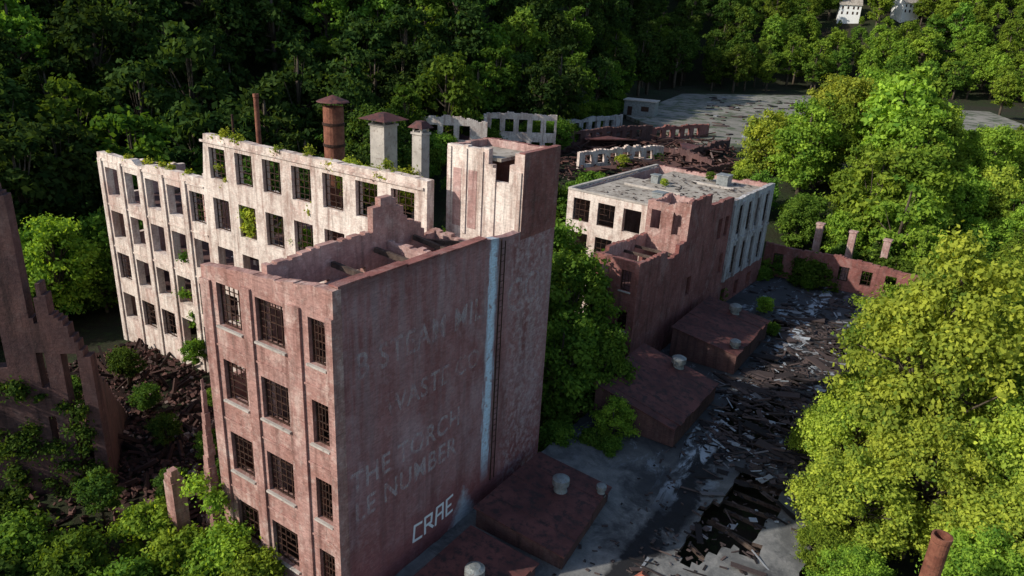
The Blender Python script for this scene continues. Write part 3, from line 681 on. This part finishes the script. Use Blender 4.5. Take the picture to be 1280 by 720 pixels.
def treemesh(name,seed,H,R,nc,nl,ls,base=.28,taper=.0,cl=(.12,.27)):
    r=np.random.default_rng(seed); ex=MB(); cen=[];rd=[]
    hc=H*(base+1)/2; ch=H*(1-base)/2
    tr=H*.018+.05
    bend=r.normal(0,.25,2)
    ex.tube((0,0,-1.5),(bend[0]*.5,bend[1]*.5,H*.4),tr*1.3,tr*.85,8); ex.tube((bend[0]*.5,bend[1]*.5,H*.4),(bend[0],bend[1],H*.85),tr*.85,tr*.25,7)
    lob=r.normal(size=(4,3)); lob/=np.linalg.norm(lob,axis=1,keepdims=True)
    for i in range(nc):
        d=r.normal(size=3); d/=np.linalg.norm(d); f=r.uniform(.4,1.0)**.6
        f*=.84+.26*max(0,np.max(lob@d))**2
        z=d[2]*ch*f*.9; w=1-taper*max(0,z/ch)-.1*max(0,-z/ch)
        rr=R*f*.9*w*r.uniform(.8,1.15)
        c=np.array([d[0]*rr+bend[0],d[1]*rr+bend[1],hc+z]); cen.append(c); rd.append(R*r.uniform(*cl))
        if i%3==0:
            a=H*r.uniform(.2,.6); a=min(a,c[2]-.3); ex.tube((bend[0]*.5,bend[1]*.5,a),tuple(c),tr*.4,tr*.08,5,cap=False)
    rd=np.array(rd); ne=(nl*rd**2/np.sum(rd**2)).astype(int)+4
    V,F,T=clumps(cen,rd,ne,ls,r); return fastmesh(name,V,F,T,ex)
far=[treemesh('forest_tree_%d'%i,100+i,[17,19,15,21,18][i],[4.8,5.2,4.6,5.0,5.6][i],60,5200,.40,.08,[.3,.2,.1,.5,.3][i]) for i in range(5)]
mid=[treemesh('mid_tree_%d'%i,200+i,[15,17,12][i],[5.2,5.6,4.8][i],85,16000,.25,.03,[.2,.35,.1][i]) for i in range(3)]
near=[treemesh('near_tree_%d'%i,300+i,[18,14][i],[5.8,5.4][i],170,46000,.165,.04,[.45,.25][i],(.09,.2)) for i in range(2)]
bush=[treemesh('bush_%d'%i,400+i,4.5,2.6,45,8000,.15,.0,.2) for i in range(2)]
DK=(.042,.078,.024,1); MDK=(.065,.12,.028,1); BR=(.19,.30,.045,1); YG=(.29,.37,.060,1); MG=(.11,.20,.035,1)  # DK puts the left hillside's shade into leaf colour; BR, YG are sunlit tones
def inst(name,me,x,y,z=None,s=1,sz=None,col=BR,parent=None):
    o=bpy.data.objects.new(name,me); o.location=(x,y,hgt(x,y) if z is None else z); o.scale=(s,s,sz or s); o.rotation_euler=(0,0,random.uniform(0,6.3)); o.color=col
    link(o,parent); return o
forest=empty('forest'); fr2=empty('forest.001'); cnt=0
HS=[(160,388,0),(186,384,1)]
for hx,hy,i in HS: house((hx,hy,hgt(hx,hy)+1.5),rad(30*i-15),i)
y=20
while y<470:
    st=8.0 if y<160 else 10.5; x=-.82*y-40
    while x<.92*y+60:
        X=x+random.uniform(-.35,.35)*st; Y=y+random.uniform(-.35,.35)*st; e_=ye(X)
        ok=e_+3<Y<e_+165
        if X<-150: ok=ok and X>-.85*Y-20
        sc_=1
        for hx,hy,_ in HS:
            if abs(X-hx-(Y-hy)*.42)<8 and hy-34<Y<hy+8: sc_=.25
            if abs(X-hx)<8 and abs(Y-hy)<7: ok=False
        if ok:
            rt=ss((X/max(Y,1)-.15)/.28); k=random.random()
            base_=np.array(DK)*(1-rt)+np.array(BR if k>.3 else MG)*rt  # painted shade: leaf colour goes from shaded left to sunlit right
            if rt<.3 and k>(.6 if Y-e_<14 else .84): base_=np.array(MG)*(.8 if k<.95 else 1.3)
            base_=tuple(base_[:3]*random.uniform(.75,1.2))+(1,)
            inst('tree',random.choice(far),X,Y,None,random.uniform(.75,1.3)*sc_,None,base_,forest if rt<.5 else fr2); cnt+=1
        x+=st
    y+=st*.9
for i in range(260):
    Y=random.uniform(86,262); X=random.uniform(.50,.98)*Y
    if 88<X<155 and 148<Y<246: continue
    lowz=(X/Y>.57 and Y<160)
    if X/Y<.60 and Y>150: continue
    inst('tree',random.choice(far+mid),X,Y,None,random.uniform(.4,.58) if lowz else random.uniform(.75,1.15),None,tuple(np.array(BR[:3])*random.uniform(.7,1.3))+(1,),fr2)
T=[(44,112,1.0,BR,0),(52,120,1.1,YG,1),(60,128,1.2,BR,1),(50,104,.9,BR,0),(57,108,1.05,BR,1),(66,118,1.0,YG,0),(64,104,.9,BR,2),(73,112,.8,BR,1),(70,97,.75,BR,0),(80,104,.7,YG,1),
   (61,94,.7,MG,2),(54,96,.7,MG,2),(77,92,.65,BR,0),(86,100,.65,BR,1),(42,124,.95,YG,2),(70,84,.65,MG,0),(63,80,.6,BR,2),(36,106,.6,MG,2),(92,118,.7,BR,1),(56,86,.55,MDK,2),
   (40,100,.65,MG,2),(46,98,.7,BR,2),(50,92,.6,MDK,2),(44,93,.5,MDK,2),(58,116,1.1,BR,1),(48,116,1.0,BR,0),(70,106,.85,YG,2),(62,112,1.0,MG,0),(55,130,1.1,YG,1),(46,128,.9,BR,2),(66,90,.65,BR,0),(58,102,.9,YG,2)]
for i,(x,y,s,c,k) in enumerate(T): inst('deciduous_tree',mid[k],x,y,None,s,None,c)
for x,y,s,sz,c,k in [(28.5,43,1.1,1.24,YG,0),(35,49,1.0,.95,BR,0),(21.8,36.5,.70,.66,YG,1),(29,33,.8,.72,YG,1),(37,40,1.0,.95,BR,1),(25.5,30,.6,.62,BR,1),(34,58,.8,.75,BR,0),(42,62,.9,.85,BR,1),(48,72,.85,.8,MG,1),(24,42.5,.66,.76,YG,1),(45,52,1,1,BR,0),(20.2,32,.42,.42,BR,1),(24,47,.45,.5,BR,1),(28.5,52,.5,.55,BR,1),(22,27.5,.45,.45,YG,1),(26.2,38.2,.78,.82,YG,1),(31.5,38,.85,.9,YG,1),(19.4,35.2,.36,.36,BR,1)]:
    inst('deciduous_tree',near[k],x,y,-2.2,s,s*sz/s,c)
for x,y,s,c in [(4.6,58,.86,MG),(7.3,52.5,.62,MG),(4.2,51,.72,MG),(2.6,66,.9,MG),(8.2,47.6,.36,BR),(-3,62,.85,MDK),(8.8,54,.4,BR)]:
    inst('deciduous_tree',mid[1 if s>.8 else 0],x,y,-2.2,s,None,c)
for x,y,s,c in [(-45,66,.75,BR),(-50,60,.6,BR),(-43,74,1,MG),(-55,68,1,MDK),(-49,52,.45,MG),(-28,80,1.1,MDK),(-36,78,1.1,MDK),(-22,88,1.0,DK),(-30,92,1.1,DK),(-20,104,1,MDK)]:
    inst('deciduous_tree',mid[random.randint(0,2)],x,y,None,s,None,c)
for x,y,s,c,z in [(-20.5,33.5,.8,BR,-1),(-17,31.8,.85,BR,-1.6),(-14.8,31.2,.8,BR,-1),(-22.5,31,.9,MG,-1.5),(-26,31.5,1.0,MG,-1.8),(-19,29.5,.9,MG,-2),(-29,33,1.1,MDK,-1.8),(-24,35.5,.6,MDK,0),(-12.6,30.2,.7,BR,-1),(-15.5,28.6,.9,MG,-2.2),(-25.5,28.5,1,MDK,-2),
   (-23.5,43,.5,MDK,0),(-20,42,.5,MG,0),(-31,52,.6,MDK,0),(-27,55,.5,MG,0),(-17.5,45,.5,MDK,0),(-27,47,.5,MDK,0),(-22,48,.45,MG,0),(-33,47,.6,MDK,0),(-18,38,.5,MDK,0),(-21,37.5,.5,MDK,-.5),(4.0,46.6,.7,MG,-2),(6.6,46.8,.7,MG,-2),(7.7,45.3,.45,MG,-1),(9.6,50,.7,MG,-2),
   (-10.7,50.5,.75,YG,15.8),(-8.3,49.6,.8,YG,15.6),(-12.4,52,.6,YG,16.5),(-15.5,50.5,.5,BR,11.8),(-19.6,53.4,.7,YG,11.9),(-5.5,60,.9,BR,8),(31,86,.6,MG,-1),(36,83,.4,MG,0),(28,74,.45,BR,0),(27,68,.35,MG,0),(18,124,.7,YG,5.2),(-2,112,.7,BR,4.6),(25,130,.6,MG,5.2),
   (22,112,.7,YG,4.2),(29,118,.6,BR,4.5),(13,112,.6,MG,4.4),(35,114,.9,BR,4.5),(38,120,1,YG,5),(23.5,88,.28,MG,11.6),(17,83,.22,YG,11.7)]:
    inst('bush',random.choice(bush),x,y,z,s,None,c)
shr=empty('undergrowth')
for i in range(230):
    if i<90: x=random.uniform(-62,30); y=ye(x)-random.uniform(-2,5); 
    elif i<170: y=random.uniform(84,135); x=random.uniform(.36,.75)*y
    else: x=random.uniform(-24,24); y=random.uniform(76,108)
    if y<75 and x>-42: continue
    inst('shrub',random.choice(bush),x,y,None,random.uniform(.7,1.5),None,tuple(np.array(MG[:3])*random.uniform(.5,1.2))+(1,),shr)
def ivy(name,pts,n,ls,col,parent=None):
    r=np.random.default_rng(len(pts)+n); cen=[np.array(p[:3],float) for p in pts]; rd=np.array([p[3] for p in pts])
    ne=(n*rd**2/np.sum(rd**2)).astype(int)+3; V,F,T=clumps(cen,rd,ne,ls,r,flat=1.1); me=fastmesh(name,V,F,T,None); o=bpy.data.objects.new(name,me); o.color=col; link(o,parent); return o
ivy('ivy',[(x,35.5+(x+46)*.17-.15,z,rr) for x,z,rr in [(random.uniform(-42,-26),random.uniform(-2,7),random.uniform(.3,.7)) for _ in range(110)]],24000,.12,MDK)
def facade_pt(s,z,off=.1): x,y=-43.8+s,13-off; c,sn=math.cos(RZ),math.sin(RZ); return (-7.65+c*x-sn*y,28.5+sn*x+c*y,z)
ivy('ivy.001',[facade_pt(12+random.choice([0,3.1,6.2,9.3,12.4])+random.gauss(0,.4),random.uniform(2,9))+(random.uniform(.2,.45),) for _ in range(36)],4200,.12,MG)
ivy('ivy.002',[facade_pt(random.choice([17,18,19.5,27,29,34,35.5,24])+random.gauss(0,.5),random.uniform(19.4,20.3),-.3)+(random.uniform(.15,.4),) for _ in range(16)]+[facade_pt(random.choice([1,4,7.5,10,13])+random.gauss(0,.4),16.3,-.4)+(random.uniform(.15,.35),) for _ in range(10)]+[facade_pt(random.choice([18,27,34])+random.gauss(0,.5),random.uniform(15.7,18),-.2)+(random.uniform(.15,.3),) for _ in range(8)],3400,.11,YG)
ivy('ivy.003',[(-15.9+random.gauss(0,.5),33+random.gauss(0,.4),random.uniform(-2,4.5),random.uniform(.4,.8)) for _ in range(16)],5000,.12,BR)
ivy('ivy.004',[facade_pt(20.3+random.gauss(0,.3),random.uniform(12.5,14.6),-.5)+(random.uniform(.25,.45),) for _ in range(8)]+[facade_pt(38+random.gauss(0,.4),random.uniform(12.5,14.6),-.5)+(.3,) for _ in range(4)],2500,.12,YG)

# ------------------------------------------------------------ light, world, camera
el=rad(31); az_dir=Vector((-.94,-.34)).normalized()
S=Vector((az_dir.x*math.cos(el),az_dir.y*math.cos(el),math.sin(el)))
sd=bpy.data.lights.new('sun','SUN'); sd.energy=4.9; sd.angle=rad(.6); sd.color=(1,.93,.82)
so_=bpy.data.objects.new('sun',sd); link(so_); so_.rotation_euler=S.to_track_quat('Z','Y').to_euler(); so_.location=(0,0,80)
w=bpy.data.worlds.new("World"); bpy.context.scene.world=w; w.use_nodes=True; nt=w.node_tree
sky=nt.nodes.new('ShaderNodeTexSky'); sky.sky_type='NISHITA'; sky.sun_disc=False; sky.sun_elevation=el; sky.sun_rotation=math.atan2(S.x,S.y)
bg=nt.nodes['Background']; nt.links.new(sky.outputs[0],bg.inputs[0]); bg.inputs[1].default_value=.15
sc=bpy.context.scene; sc.view_settings.view_transform='Standard'; sc.view_settings.look='None'; sc.view_settings.exposure=0

p=math.atan(340/900.);r=rad(3.2); cp,sp=math.cos(p),math.sin(p)
R0=Vector((1,0,0));U0=Vector((0,sp,cp));Fw=Vector((0,cp,-sp))
Rr=R0*math.cos(r)+U0*math.sin(r);U=-R0*math.sin(r)+U0*math.cos(r)
cd=bpy.data.cameras.new('camera'); cd.sensor_width=36; cd.lens=36*900/1280; cd.clip_end=5000; cd.clip_start=.5
cam=bpy.data.objects.new('camera',cd); link(cam)
m4=Matrix((( Rr.x,U.x,-Fw.x,0),(Rr.y,U.y,-Fw.y,0),(Rr.z,U.z,-Fw.z,29.4),(0,0,0,1))); cam.matrix_world=m4
sc.camera=cam
